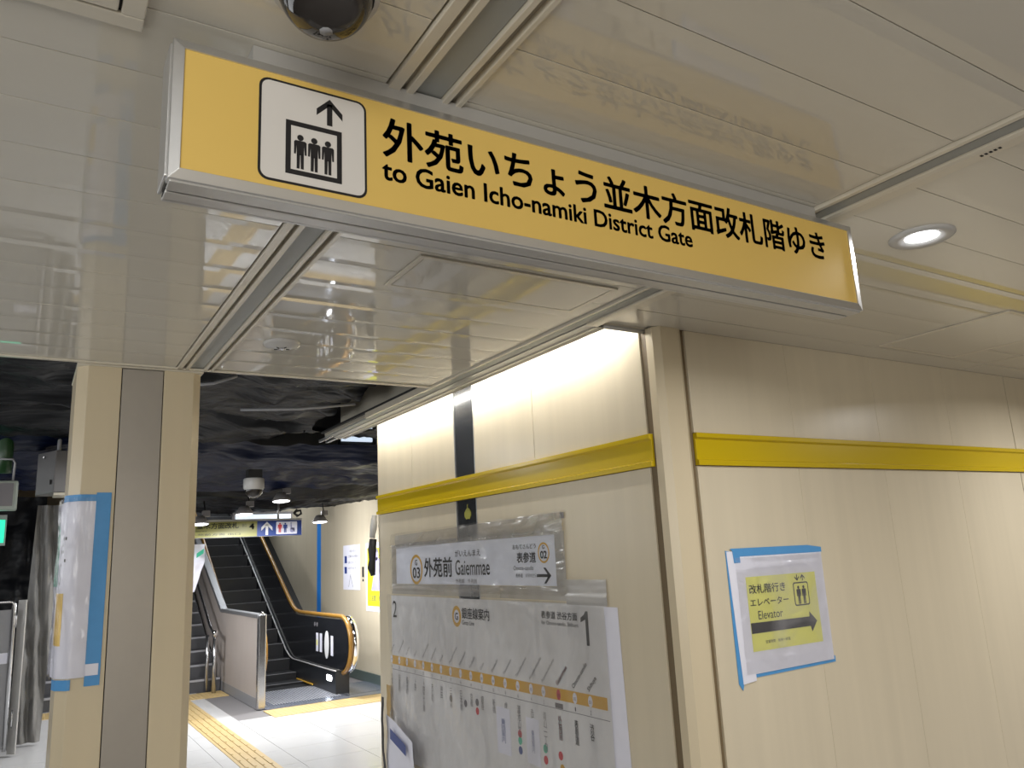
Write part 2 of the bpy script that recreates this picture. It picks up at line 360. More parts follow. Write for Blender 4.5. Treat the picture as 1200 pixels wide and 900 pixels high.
# the two recessed rails
def rail(name, x, y0, y1, left=True, right=True):
    r = tag(B(x + .0, x + .176, y0, y1, 1.022, 1.04).build(name, M_DARK), kind='structure')
    B(x + .062, x + .128, y0, y1, 1.004, 1.02).build('infill_strip', M_SLAB, r)
    B(x + .001, x + .027, y0, y1, 0.992, 1.022).build('trim_strip', M_TRIM, r, .002)
    B(x + .027, x + .042, y0, y1, 1.008, 1.022).build('groove_strip', M_GROOVE, r)
    B(x + .042, x + .060, y0, y1, 0.992, 1.022).build('trim_strip', M_TRIM, r, .002)
    B(x + .130, x + .145, y0, y1, 0.992, 1.022).build('trim_strip', M_TRIM, r, .002)
    B(x + .145, x + .164, y0, y1, 1.008, 1.022).build('groove_strip', M_GROOVE, r)
    B(x + .164, x + .178, y0, y1, 0.992, 1.022).build('trim_strip', M_TRIM, r, .002)
    return r
rail('trim_1', 0.602, -3.5, CE)
r2 = tag(B(2.022, 2.20, -3.5, 6.18, 1.03, 1.045).build('trim_2', M_DARK), kind='structure')
B(2.022, 2.040, -3.5, 5.2, 0.990, 1.03).build('trim_strip', M_TRIM, r2, .002)
B(2.044, 2.062, -3.5, 6.15, 1.012, 1.03).build('groove_strip', M_GROOVE, r2)
B(2.062, 2.110, -3.5, 6.2, 1.000, 1.03).build('infill_strip', M_SLAB, r2, .002)
MB().py([(2.112, .994), (2.126, .990), (2.172, .990), (2.172, 1.03), (2.112, 1.03)], -3.5, 2.69).build('trim_strip', M_TRIM, r2, .002)
B(2.112, 2.168, 2.69, 6.15, .996, 1.03).build('cove_edge_strip', M_RAILG, r2, .002)
B(2.169, 2.183, 2.69, 6.17, .989, 1.03).build('cove_edge_strip', M_TRIM, r2, .002)
MB().py([(2.184, .994), (2.218, .988), (2.225, .994), (2.225, 1.04), (2.184, 1.04)], 2.69, 6.15).build('cove_edge_strip', M_RAILD, r2, .002)
B(2.075, 2.095, 6.1, 6.40, 0.992, 1.012).build('bare_runner', M_ALU, r2)
B(2.14, 2.165, 6.1, 6.42, 0.992, 1.02).build('bare_runner', M_ALU, r2)
for yy in (0.93, 1.02): B(2.045, 2.058, yy, yy + .02, .999, 1.013).build('slot', M_DARK, r2)
for k in range(5): B(2.140, 2.150, .90 + k * .012, .906 + k * .012, .9885, .9915).build('slot', M_DARK, r2)
# cove behind the rail
cv = MB(); cv.box(2.19, 2.205, 2.66, 6.18, 1.04, 1.30); cv.box(2.19, 2.46, 2.66, 6.18, 1.30, 1.31); cv.box(2.19, 2.46, 2.665, 2.68, 1.0, 1.30)
cove = tag(cv.build('trim_3', M_TRIM), kind='structure')
MB().tube([(2.20, 2.672, .992), (2.452, 2.672, .992)], .011, 10).build('cove_end_lip', M_ALUP, cove)
cl = thing('cove_light', 'long hidden strip light washing the top of the poster wall with white', 'light', 2.228, 4.42, 1.07)
B(2.207, 2.235, 2.78, 6.02, 1.055, 1.085).build('light_housing', M_ALUP, cl)
MB().tube([(2.243, 2.80, 1.10), (2.243, 6.00, 1.10)], .010, 8).build('light_tube', M_TUBE, cl)
# hatches
def hatch(x0, x1, y0, y1, label, m=M_CEIL):
    h = thing('ceiling_hatch', label, 'hatch', (x0 + x1) / 2, (y0 + y1) / 2, .999)
    mb = MB()
    for a in ((x0 - .022, x1 + .022, y0 - .022, y0 - .003), (x0 - .022, x1 + .022, y1 + .003, y1 + .022), (x0 - .022, x0 - .003, y0 - .003, y1 + .003), (x1 + .003, x1 + .022, y0 - .003, y1 + .003)):
        mb.box(*a, .9935, .999)
    mb.build('hatch_frame', M_TRIM, h)
    B(x0 - .003, x1 + .003, y0 - .003, y1 + .003, .9975, .999).build('hatch_gap', M_GROOVE, h)
    B(x0, x1, y0, y1, .9945, .9985).build('hatch_door', m, h)
hatch(1.10, 1.91, 2.265, 2.545, 'shallow rectangular access hatch in the ceiling just behind the yellow hanging sign')
hatch(3.90, 4.58, 1.75, 2.38, 'access hatch in the ceiling close to the right wall past the lit downlight')
hb = thing('ceiling_hatch', 'grey louvred hatch with wide cream frame in the top left corner', 'hatch', -.25, 1.1, .999)
mb = MB()
for a in ((-.62, .125, 1.40, 1.44), (-.62, .125, .60, .64), (-.62, -.58, .64, 1.40), (.085, .125, .64, 1.40)): mb.box(*a, .990, .999)
mb.build('hatch_frame', M_TRIM, hb, .003)
mb = MB()
for a in ((-.575, .080, 1.345, 1.393), (-.575, .080, .647, .69), (-.575, -.53, .69, 1.345), (.035, .080, .69, 1.345)): mb.box(*a, .988, .998)
mb.build('inner_frame', M_TRIM, hb, .003)
B(-.58, .085, .64, 1.40, .9975, .9985).build('hatch_gap', M_DARK, hb)
B(-.53, .035, .69, 1.345, .991, .997).build('hatch_panel', M_ALUP, hb)

# ------------------------------------------------------------------ poster wall (left side of the corner), faces -X
FL = Frame((XW, 0, 0), (0, -1, 0), (-1, 0, 0))          # u = -y
wl = tag(B(XW + .015, XW + .20, 2.70, 5.98, F0, 1.31).build('wall_left', M_GAP), kind='structure')
def wpan(y0, y1, z0, z1, m=M_WALL): FL.plate('wall_panel', m, wl, -y1 + .0015, -y0 - .0015, z0, z1, -.015, 0, .0012)
for (a, b) in ((2.70, 3.65), (3.652, 4.345), (4.625, 5.31), (5.312, 5.975)):
    wpan(a, b, .506, 1.30)
for (a, b) in ((2.70, 4.345), (4.625, 5.975)): wpan(a, b, F0 + .08, .350)
FL.plate('dark_strip', M_DSTRIP, wl, -4.61, -4.36, .506, 1.30, -.012, -.004)
FL.plate('dark_strip', M_DSTRIP, wl, -4.61, -4.36, F0 + .08, .350, -.012, -.004)
for u in (-4.622, -4.352): FL.plate('strip_edge', M_ALU, wl, u, u + .005, .506, 1.30, -.01, .001); FL.plate('strip_edge', M_ALU, wl, u, u + .005, F0 + .08, .350, -.01, .001)
FL.plate('base_strip', M_STRIP, wl, -5.975, -2.70, F0, F0 + .08, -.015, .004)
def band(fr, par, u0, u1):
    prof = [(-.01, .352), (.016, .352), (.016, .376), (.004, .380), (.004, .474), (.018, .482), (.018, .503), (-.01, .503)]
    MB().prism(prof, lambda p, q, t: fr.p(t, q, p), u0, u1).build('yellow_band', M_YEL, par, .0015)
    for q in (.3775, .478): pass
band(FL, wl, -5.98, -2.672)
# leaf emblem on the dark strip
MB().prism([(-4.47 + a * .045, .272 + b * .05) for a, b in ((-.08, .9), (.10, 1.0), (.02, .55), (.55, .35), (.95, -.1), (.9, -.55), (.45, -.95), (0, -.85), (-.45, -.95), (-.9, -.6), (-.95, -.1), (-.5, .3), (-.12, .5))],
           lambda a, b, t: FL.p(a, b, t), -.003, .0).build('leaf_emblem', M_LEAF, wl)
# ------------------------------------------------------------------ right wall, faces -Y
FR = Frame((0, YW, 0), (1, 0, 0), (0, -1, 0))           # u = x
wr = tag(B(2.60, 12, YW + .015, YW + .1, F0, 1.03).build('wall_right', M_GAP), kind='structure')
seams = [2.628, 3.34, 4.07, 4.81, 5.56, 6.30, 7.04, 7.78, 8.52, 9.26, 10.0]
for a, b in zip(seams[:-1], seams[1:]):
    g = .004 if abs(b - 5.56) < .01 else .0010
    for z0, z1 in ((.506, .9995), (F0 + .08, .350)):
        FR.plate('wall_panel', M_WALL, wr, a + .0008 + (.004 if abs(a - 5.56) < .01 else 0), b - g, z0, z1, -.015, 0, .0012)
FR.plate('base_strip', M_STRIP, wr, 2.63, 10, F0, F0 + .08, -.015, .004)
band(FR, wr, 2.628, 10)
# corner column
col = tag(MB().pz([(2.435, 2.66), (2.435, 2.615), (2.462, 2.585), (2.575, 2.585), (2.603, 2.603), (2.603, 2.70), (2.50, 2.70)], F0, 1.0).build('trim_4', M_COLUMN), kind='structure')
B(2.59, 2.628, 2.612, 2.66, F0, 1.0).build('joint_strip', M_GAP, col)
B(2.438, 2.47, 2.655, 2.70, F0, 1.0).build('joint_strip', M_GAP, col)

# ------------------------------------------------------------------ the hanging sign
YS = 1.37
FS = Frame((0, YS, 0), (1, 0, 0), (0, -1, 0))
sg = thing('hanging_sign', 'long yellow hanging sign in an aluminium frame with black Japanese lettering and a lift pictogram', 'sign', 1.165, 1.42, .676)
B(.178, 2.157, YS + .012, 1.478, .690, .940).build('sign_box', M_ALUP, sg, .003)
mb = MB()
o_, i_ = (.172, 2.163, .676, .955), (.191, 2.133, .695, .934)
def ring(n0, n1, o4, i4):
    k = [(o4[0], o4[2]), (o4[1], o4[2]), (o4[1], o4[3]), (o4[0], o4[3])]; l = [(i4[0], i4[2]), (i4[1], i4[2]), (i4[1], i4[3]), (i4[0], i4[3])]
    for a in range(4):
        b = (a + 1) % 4
        vs = [FS.p(*k[a], n0), FS.p(*k[b], n0), FS.p(*l[b], n1), FS.p(*l[a], n1), FS.p(*k[a], -.03), FS.p(*k[b], -.03), FS.p(*l[b], -.012), FS.p(*l[a], -.012)]
        mb.add(vs, [(0, 1, 2, 3), (4, 7, 6, 5), (0, 4, 5, 1), (3, 2, 6, 7), (1, 5, 6, 2), (0, 3, 7, 4)])
ring(-.004, .004, o_, i_)
mb.build('sign_frame', M_ALU, sg, .001)
B(.176, 2.159, 1.38, 1.421, .672, .679).build('bottom_rail', M_ALUP, sg, .002)
B(.176, 2.159, 1.428, 1.460, .672, .679).build('bottom_rail', M_ALUP, sg, .002)
B(.176, 2.159, 1.467, 1.479, .676, .70).build('bottom_rail', M_ALUP, sg, .002)
B(.176, 2.159, 1.38, 1.475, .680, .684).build('bottom_groove', M_DARK, sg)
B(.168, .174, 1.385, 1.47, .684, .95).build('end_cap', M_ALU, sg, .002)
B(2.160, 2.166, 1.385, 1.47, .684, .95).build('end_cap', M_ALUP, sg, .002)
FS.plate('sign_face', M_SIGNY, sg, i_[0], i_[1], i_[2], i_[3], -.008, 0)
B(.318, 2.02, 1.392, 1.462, .94, .9995).build('ceiling_mount', M_ALUP, sg)
FS.poly('pictogram_border', M_BLACK, sg, rrect(.3255, .542, .7075, .9225, .020), 0.0002, .0008)
FS.poly('pictogram_plate', M_PICTO, sg, rrect(.3305, .537, .7125, .9175, .016), .0009, .0015)
n1 = .0018
frm = [[(.377, .729), (.489, .729), (.489, .739), (.377, .739)], [(.377, .832), (.489, .832), (.489, .842), (.377, .842)],
       [(.377, .739), (.387, .739), (.387, .832), (.377, .832)], [(.479, .739), (.489, .739), (.489, .832), (.479, .832)]]
FS.polys('pictogram', M_BLACK, sg, frm + arrow_up(.464, .850, .908, .0265, .011), .0015, .0022)
pp = []
for cu in (.4055, .433, .4605): pp += person_polys(cu, .743, .815, .0245)
FS.polys('pictogram', M_BLACK, sg, pp, .0015, .0022)
lettering(FS, [('外苑いちょう並木方面改札階ゆき', .577, 2.012, .812, .905, .021)], M_BLACK, sg, .0008)
lettering(FS, [('to Gaien Icho-namiki District Gate', .575, 1.449, .760, .806, .022)], M_BLACK, sg, .0008)

# ------------------------------------------------------------------ ceiling fittings
def downlight(x, y, label, grp=None):
    d = thing('downlight', label, 'light', x, y, .995, grp)
    MB().lathe([(.054, 1.010), (.058, .996), (.094, .989), (.106, .997), (.106, 1.001)], x, y, 40).build('trim_ring', M_CAMW, d)
    MB().lathe([(.0005, 1.0), (.055, 1.0)], x, y, 32).build('lens', M_LAMP, d)
downlight(*DOWNLIGHTS[0], 'round white recessed downlight shining in the ceiling right of the hanging sign')
sm = thing('smoke_detector', 'flat round white detector on the ceiling above the dark opening', 'detector', .956, 3.49, .99)
MB().lathe([(.0005, .972), (.035, .972), (.045, .978), (.075, .984), (.082, .990), (.082, 1.0)], .956, 3.49, 32).build('detector_body', M_CAMW, sm)
MB().lathe([(.0005, .966), (.014, .967), (.018, .973)], .956, 3.49, 16).build('sensor_cap', M_STEEL, sm)
for k in range(5):
    a = k * 2 * PI / 5; MB().tube([(.956 + .02 * math.cos(a), 3.49 + .02 * math.sin(a), .971), (.956 + .036 * math.cos(a), 3.49 + .036 * math.sin(a), .971)], .002, 6).build('slot', M_DARK, sm)
# dome camera at the top edge
dc = thing('dome_camera', 'smoked glass dome camera at the top edge above the left end of the yellow sign', 'camera', .375, 1.2, .92)
cx, cy, cz, rr = .372, 1.115, .945, .080
MB().lathe([(.0005, cz - rr)] + [(rr * math.sin(math.radians(a)), cz - rr * math.cos(math.radians(a))) for a in range(8, 91, 8)] + [(rr, cz)], cx, cy, 36).build('dome_glass', M_DOME, dc)
MB().lathe([(rr + .001, cz - .012), (rr + .010, cz - .010), (rr + .014, cz + .01), (rr + .016, 1.0)], cx, cy, 36).build('camera_base', M_CAMW, dc)
MB().tube([(cx, cy, cz - rr * .8), (cx, cy, cz - rr * 1.01)], .011, 8).build('dome_rivet', M_GREYM, dc)

# ------------------------------------------------------------------ left pillar
YP = 4.17
FP = Frame((0, YP, 0), (1, 0, 0), (0, -1, 0))
pl = thing('pillar', 'square cream pillar with chamfered edges and a grey metal centre strip at the ceiling edge', 'pillar', .45, 4.4, F0)
body = [(.213, YP), (.360, YP), (.360, YP + .02), (.553, YP + .02), (.553, YP), (.694, YP), (.735, YP + .05), (.735, YP + .45), (.694, YP + .5), (.213, YP + .5), (.168, YP + .45), (.168, YP + .05)]
MB().pz(body, F0, .992).build('pillar_body', M_COLUMN, pl, .003)
FP.plate('metal_strip', M_STRIP, pl, .364, .549, F0 + .1, .985, -.015, -.002, .001)
FP.plate('strip_gap', M_DARK, pl, .360, .553, F0, .992, -.019, -.0155)
FP.plate('base_strip', M_STRIP, pl, .213, .694, F0, F0 + .10, 0, .004)
B(.165, .74, YP - .012, YP + .5, .988, .998).build('top_trim', M_TRIM, pl, .002)
# plastic covered notice wrapped round the left edge
pn = thing('pillar_notice', 'plastic covered white notice wrapped round the left pillar edge with blue tape', 'notice', .2, 4.16, -.48)
path = [(.288, YP - .002), (.213, YP - .004), (.166, YP + .048), (.158, YP + .10), (.150, YP + .19), (.155, YP + .30), (.165, YP + .38)]
def along(t):
    ls = [math.dist(path[i], path[i + 1]) for i in range(len(path) - 1)]; T = t * sum(ls)
    for i, l in enumerate(ls):
        if T <= l or i == len(ls) - 1:
            f = min(1, T / l); return path[i][0] + (path[i + 1][0] - path[i][0]) * f, path[i][1] + (path[i + 1][1] - path[i][1]) * f
        T -= l
def wrap(name, m, t0, t1, z0, z1, off, amp=0, nt_=24, nv=24, z0b=None):
    vs = []; fs = []
    for j in range(nv + 1):
        for i in range(nt_ + 1):
            t = t0 + (t1 - t0) * i / nt_; x, y = along(t); zb = z0 if z0b is None else z0 + (z0b - z0) * i / nt_
            z = zb + (z1 - zb) * j / nv
            d = off + amp * abs(nz(t * 9, z * 3.5, 1.3)) + amp * .7 * abs(nz(t * 30, z * 9, 4))
            vs.append((x - d * .5, y - d, z))
    for j in range(nv):
        for i in range(nt_):
            a = j * (nt_ + 1) + i; fs.append((a, a + 1, a + nt_ + 2, a + nt_ + 1))
    return MB().add(vs, fs, True).build(name, m, pn)
wrap('notice_sheet', M_PAPER, 0, 1, -.45, .335, .002)
wrap('plastic_cover', M_FILM, 0, 1, -.455, .352, .006, .026, 40, 60)
wrap('yellow_print', M_SIGNY, .27, .50, -.31, -.08, .003, 0, 8, 2)
wrap('green_print', M_GREEN, .52, .80, -.05, .19, .003, 0, 8, 2)
wrap('blue_tape', M_BLUE, .0, .42, .335, .366, .003, .004, 16, 4)
wrap('blue_tape', M_BLUE, .13, .42, -.50, -.455, .003, .003, 12, 4)
for (t, z) in ((.27, .16), (.30, .16), (.33, .13), (.30, .10), (.27, .06), (.37, .10), (.36, .04), (.33, -.02), (.36, -.04)):
    wrap('lettering', M_BLACK, t, t + .018, z, z + .014, .004, 0, 2, 1)
FP.sheet('blue_tape', M_BLUE, pn, .283, .346, -.49, .375, lambda u, v: ((v - .375) * .006, 0, .006 + .002 * nz(u * 20, v * 6, 2)), 3, 30)
FP.sheet('white_patch', M_PAPER, pn, .278, .332, -.445, -.395, lambda u, v: .009, 2, 2)

# ------------------------------------------------------------------ station name strip on the poster wall
def folds(u, v, seed, amp): return amp * (abs(nz(u * 2.2 + seed, v * 9, seed)) + .5 * abs(nz(u * 6, v * 22, seed + 5)))
st = thing('station_name_sign', 'white station name strip with orange rings and an arrow under crumpled clear plastic', 'sign', XW, 4.6, -.17)
FL.plate('sign_strip', M_STRIPP, st, -5.62, -3.50, -.185, .085, 0.001, .004)
n_ = .0048
def ring_poly(fr, par, m, cu, cv, ru, rv, t, n0, n1, name='ring'):
    N_ = 28; o = disc_pts(cu, cv, ru, rv, N_); i = disc_pts(cu, cv, ru - t, rv - t, N_); mbx = MB()
    vs = [fr.p(*q, n1) for q in o] + [fr.p(*q, n1) for q in i]
    mbx.add(vs, [(k, (k + 1) % N_, N_ + (k + 1) % N_, N_ + k) for k in range(N_)]); return link(name, mbx.mesh(name, m), par)
ring_poly(FL, st, M_GOLD, -5.263, -.083, .105, .105, .020, 0, n_, 'orange_ring')
ring_poly(FL, st, M_GOLD, -3.611, -.008, .056, .056, .010, 0, n_, 'orange_ring')
lettering(FL, [('G', -5.283, -5.243, -.055, -.015, .02), ('03', -5.325, -5.20, -.145, -.068, .02), ('外苑前', -5.13, -4.70, -.138, -.005, .02),
               ('がいえんまえ', -4.655, -4.315, -.008, .035, .01), ('Gaiemmae', -4.655, -4.205, -.125, -.028, .008), ('外苑前　外苑前', -4.655, -4.37, -.175, -.148, 0),
               ('おもてさんどう', -3.93, -3.685, .018, .045, .01), ('表参道', -3.89, -3.69, -.06, 0.0, .02), ('Omote-sando', -3.93, -3.72, -.10, -.075, .0),
               ('表参道　오모테산도', -3.91, -3.69, -.14, -.118, 0), ('G', -3.622, -3.60, .012, .032, .02), ('02', -3.645, -3.578, -.04, .002, .03)], M_BLACK, st, n_ + .0004)
FL.polys('arrow', M_BLACK, st, [[(-3.69, -.138), (-3.565, -.138), (-3.565, -.122), (-3.69, -.122)],
         [(-3.62, -.088), (-3.60, -.088), (-3.548, -.130), (-3.60, -.172), (-3.62, -.172), (-3.575, -.130)]], n_, n_ + .0008)
M_FROST = mkfilm(bpy.data.materials.new('frosted_film'), .60, (.56, .54, .51), .3, 1.2)
FL.sheet('film_margin', M_FROST, st, -5.70, -3.41, -.258, -.188, lambda u, v: .004 + folds(u, v, 4, .01), 60, 6)
FL.sheet('film_margin', M_FROST, st, -3.50, -3.41, -.188, .10, lambda u, v: .004 + folds(u, v, 5, .004), 4, 8)
FL.sheet('film_margin', M_FROST, st, -5.70, -5.62, -.188, .10, lambda u, v: .004 + folds(u, v, 6, .01), 4, 8)
FL.sheet('film_margin', M_FROST, st, -5.62, -3.50, .085, .112, lambda u, v: .004 + folds(u, v, 6, .006), 50, 2)
def film_n(u, v): return .008 + folds(u, v, 3.1, .022) + .012 * math.exp(-((v - .085) / .012) ** 2) + .012 * math.exp(-((v + .205 + .01 * math.sin(u * 5)) / .012) ** 2)
FL.sheet('plastic_cover', M_FILM, st, -5.70, -3.41, -.235, .205, lambda u, v: (0, 0 if v < .1 else -.02 * (u + 3.4) / -2.3, film_n(u, v)), 110, 50)
FL.sheet('tape_strip', mkfilm(bpy.data.materials.new('frosted_tape'), .55, (.56, .54, .51), .3, 1.2), st, -5.62, -3.41, .10, .20, lambda u, v: (0, -.03 * (u + 3.41) / -2.2, .009 + folds(u, v, 8, .006)), 60, 5)
FL.plate('tape_strip', M_BOXL, st, -3.43, -3.395, .165, .197, .008, .010)

# ------------------------------------------------------------------ route map
rm = thing('route_map', 'large grey route map with an orange station line under wrinkled plastic', 'poster', XW, 4.4, -1.3)
FL.plate('map_sheet', M_GREYP, rm, -5.73, -3.10, -1.40, -.272, .001, .003)
FL.poly('white_border', M_PAPER, rm, [(-3.115, -1.40), (-2.985, -1.40), (-3.0, -.90), (-3.013, -.279), (-3.115, -.279)], .001, .0035)
FL.sheet('top_flap', M_FROST, rm, -3.42, -3.08, -.276, -.150, lambda u, v: .006 + folds(u, v, 2, .008) + .010 * math.exp(-((v + .235) / .008) ** 2), 20, 14)
FL.plate('flap_backing', M_GREYP, rm, -3.41, -3.09, -.272, -.155, .001, .003)
n_ = .0034
zl = lambda u: -.766 + (u + 5.776) * (.015 / 2.63)
MB().prism([(-5.73, -.767), (-3.141, -.758), (-3.141, -.700), (-5.73, -.705)], lambda a, b, t: FL.p(a, b, t), .003, n_).build('orange_line', M_GOLD, rm)
FL.plate('thin_line', M_GREYT, rm, -5.73, -3.13, -.805, -.802, .003, n_)
FL.poly('orange_disc', M_GOLD, rm, disc_pts(-4.663, -.384, .062, .066, 24), .003, n_)
FL.poly('white_disc', M_PAPER, rm, disc_pts(-4.663, -.384, .038, .041, 24), n_, n_ + .0004)
lettering(FL, [('G', -4.685, -4.641, -.407, -.361, .02), ('銀座線案内', -4.59, -4.238, -.395, -.326, .01), ('Ginza Line', -4.59, -4.43, -.432, -.405, 0),
               ('表参道 渋谷方面', -3.67, -3.34, -.355, -.315, .01), ('2', -5.70, -5.63, -.43, -.31, .0), ('for Omote-sando, Shibuya', -3.67, -3.335, -.392, -.366, .0)], M_BLACK, rm, n_ + .001)
FL.poly('platform_number', M_BLACK, rm, [(-3.272, -.470), (-3.250, -.470), (-3.250, -.305), (-3.268, -.305), (-3.282, -.322), (-3.312, -.338), (-3.312, -.360), (-3.272, -.345)], n_, n_ + .001)
ST = [('Shibuya', '渋谷', '2'), ('Omote-sando', '表参道', '1'), ('Gaiemmae', '外苑前', ''), ('Aoyama-itchome', '青山一丁目', '2'), ('Akasaka-mitsuke', '赤坂見附', '4'), ('Tameike-sanno', '溜池山王', '6'),
      ('Toranomon', '虎ノ門', '8'), ('Shimbashi', '新橋', '10'), ('Ginza', '銀座', '12'), ('Kyobashi', '京橋', '14'), ('Nihombashi', '日本橋', '16'), ('Mitsukoshimae', '三越前', '17'), ('Kanda', '神田', '19'),
      ('Suehirocho', '末広町', '21'), ('Ueno-hirokoji', '上野広小路', '23'), ('Ueno', '上野', '25'), ('Inaricho', '稲荷町', '27'), ('Tawaramachi', '田原町', '28'), ('Asakusa', '浅草', '30')]
ys = [3.276, 3.405, 3.548, 3.690, 3.812, 3.95] + [3.95 + .1375 * k for k in range(1, 14)]
black, grey, red = [], [], []
for i, ((ro, ka, mn), y) in enumerate(zip(ST, ys)):
    FL.poly('station_dot', M_RED if i == 2 else M_PAPER, rm, disc_pts(-y, -.733, .018, .027, 14), n_, n_ + .0004)
    dst = red if i == 2 else (black if i < 2 else grey)
    bo = .012 if i < 3 else 0.0
    dst.append((ro, -y - .006, -.690, .032 if i < 3 else .026, math.radians(45), bo, 'R'))
    h = .036 * len(ka)
    dst.append(('\n'.join(ka), -y - .017, -y + .017, -.835 - h * 1.1, -.835, bo))
    (grey if i != 2 else black).append(('%02d' % (i + 1), -y - .010, -y + .010, -.744, -.728, 0))
    if mn: dst.append((mn, -y - .004 * len(mn), -y + .004 * len(mn), -.795, -.775, 0))
FL.plate('red_tag', M_GREYT, rm, -3.585, -3.515, -.800, -.775, .003, n_)
lettering(FL, black, M_BLACK, rm, n_ + .0008); lettering(FL, red, M_RED, rm, n_ + .0008); lettering(FL, grey, M_GREYT, rm, n_ + .0008)
for (y, z, m) in ((3.70, -1.02, M_GREEN), (3.70, -1.075, M_RED), (3.56, -1.03, M_RED), (3.55, -1.09, M_GOLD), (3.95, -.985, M_RED), (3.95, -1.02, M_GREEN), (3.95, -1.07, M_NAVY), (4.43, -.93, M_RED), (4.43, -.88, M_GREYT), (4.58, -.905, M_GREYT), (4.78, -.90, M_GREYT)):
    FL.poly('transfer_dot', m, rm, disc_pts(-y, z, .020, .022, 12), n_, n_ + .0006)
for (u0, u1, z0, z1) in ((-4.20, -4.05, -1.12, -.87), (-3.88, -3.75, -1.12, -.885)):
    FL.plate('paper_slip', M_PAPER, rm, u0, u1, z0, z1, n_, n_ + .001)
    lettering(FL, [('\n'.join('乗換案内'), u0 + .05, u1 - .05, z0 + .06, z1 - .06, 0)], M_NAVY, rm, n_ + .0014)
def film_m(u, v):
    k = max(0, min(1, (-u - 3.1) / 2.2))
    return .006 + (.012 + .035 * k) * (abs(nz(u * 2.6 + v * 1.2, v * 1.6, 7.7)) + .35 * abs(nz(u * 8 + v * 3, v * 4, 2.2))) + .010 * math.exp(-((v + .29) / .02) ** 2)
FL.sheet('plastic_cover', M_FILMD, rm, -5.74, -3.10, -1.40, -.262, film_m, 110, 50)
# folded leaflet pinned low on the wall end
lf = thing('leaflet_holder', 'crumpled clear bag with a blue leaflet at the lower far corner of the poster wall', 'leaflet', XW - .03, 5.45, -1.2)
FL.sheet('leaflet', M_PAPER, lf, -5.66, -5.20, -1.5, -1.10, lambda u, v: (0, -(u + 5.66) * .26, .085 + .02 * nz(u * 4, v * 5, 1)), 14, 10)
FL.sheet('blue_print', M_NAVY, lf, -5.55, -5.28, -1.22, -1.15, lambda u, v: (0, -(u + 5.66) * .26, .106), 6, 3)
FL.sheet('black_cable', M_BLACK, lf, -5.68, -5.635, -1.5, -.98, lambda u, v: .115 + .02 * nz(u, v * 7, 3), 3, 10)
FL.sheet('tape_patch', M_MESHT, lf, -5.80, -5.72, -1.45, -.92, lambda u, v: .02 + .03 * abs(nz(u * 9, v * 9, 3)), 6, 14)
# black cable taped on wall end
bc = tag(MB().tube([(XW - .04, 5.99, .16), (XW - .055, 5.98, .08), (XW - .05, 5.99, .0), (XW - .06, 5.985, -.06), (XW - .045, 5.99, -.12)], [.03, .035, .028, .034, .02], 8).build('cable_bundle', M_BLACK), 'short black cable bundle on the far edge of the poster wall', 'cable')
wc = tag(MB().tube([(XW - .03, 5.985, .35), (XW - .04, 5.98, .26), (XW - .05, 5.985, .17)], [.02, .03, .022], 8).build('tape_wad', M_CAMW), 'white tape wad on the far edge of the poster wall just under the yellow band', 'tape')

# ------------------------------------------------------------------ elevator notice on the right wall
en = thing('elevator_notice', 'yellow elevator direction notice with a black arrow in a white and blue taped sleeve', 'notice', 3.08, YW, -.6)
FR.poly('blue_tape', M_BLUE, en, [(2.748, -.040), (2.775, -.045), (2.790, -.60), (2.770, -.650), (2.748, -.62)], .001, .003)
FR.poly('blue_tape', M_BLUE, en, [(2.86, -.605), (3.43, -.598), (3.43, -.57), (2.86, -.575)], .001, .003)
FR.poly('sleeve', M_PAPER, en, [(2.752, -.045), (2.80, -.045), (3.420, -.055), (3.418, -.585), (2.86, -.590), (2.86, -.618), (2.775, -.625)], .003, .005)
FR.poly('blue_tape', M_BLUE, en, [(2.775, -.032), (3.32, -.035), (3.424, -.048), (3.424, -.072), (2.835, -.070), (2.835, -.098), (2.795, -.098), (2.790, -.045)], .0055, .007)
FR.plate('notice_sheet', M_NOTY, en, 2.858, 3.350, -.495, -.165, .0055, .0065)
lettering(FR, [('改札階行き', 2.872, 3.122, -.242, -.200, .015), ('エレベーター', 2.870, 3.135, -.298, -.264, .012), ('Elevator', 2.915, 3.083, -.358, -.320, .0), ('営業時間　始発〜終電', 2.945, 3.115, -.466, -.452, .0)], M_BLACK, en, .0072)
FR.poly('arrow', M_BLACK, en, [(2.860, -.417), (3.272, -.417), (3.280, -.443), (3.323, -.396), (3.274, -.350), (3.272, -.373), (2.860, -.370)], .0065, .0074)
FR.poly('lift_pictogram', M_BLACK, en, rrect(3.178, 3.288, -.318, -.208, .012), .0065, .0070)
FR.poly('lift_pictogram', M_NOTY, en, rrect(3.184, 3.282, -.312, -.214, .009), .0070, .0073)
FR.polys('lift_pictogram', M_BLACK, en, person_polys(3.214, -.310, -.225, .030) + person_polys(3.252, -.310, -.225, .030) + arrow_up(3.252, -.202, -.172, .016, .005)
         + [[(a, -.374 - b) for a, b in p] for p in arrow_up(3.212, -.202, -.172, .016, .005)], .0073, .0078)
def film_e(u, v): return .009 + .003 * abs(nz(u * 5, v * 12, 1)) + .006 * math.exp(-((v + .115) / .006) ** 2) * (1 if 2.88 < u < 3.3 else .3) + .004 * math.exp(-((v + .53) / .008) ** 2)
FR.sheet('plastic_cover', mkfilm(bpy.data.materials.new('notice_film'), .14, (.75, .74, .78), .15, 5), en, 2.80, 3.415, -.585, -.075, film_e, 60, 50)

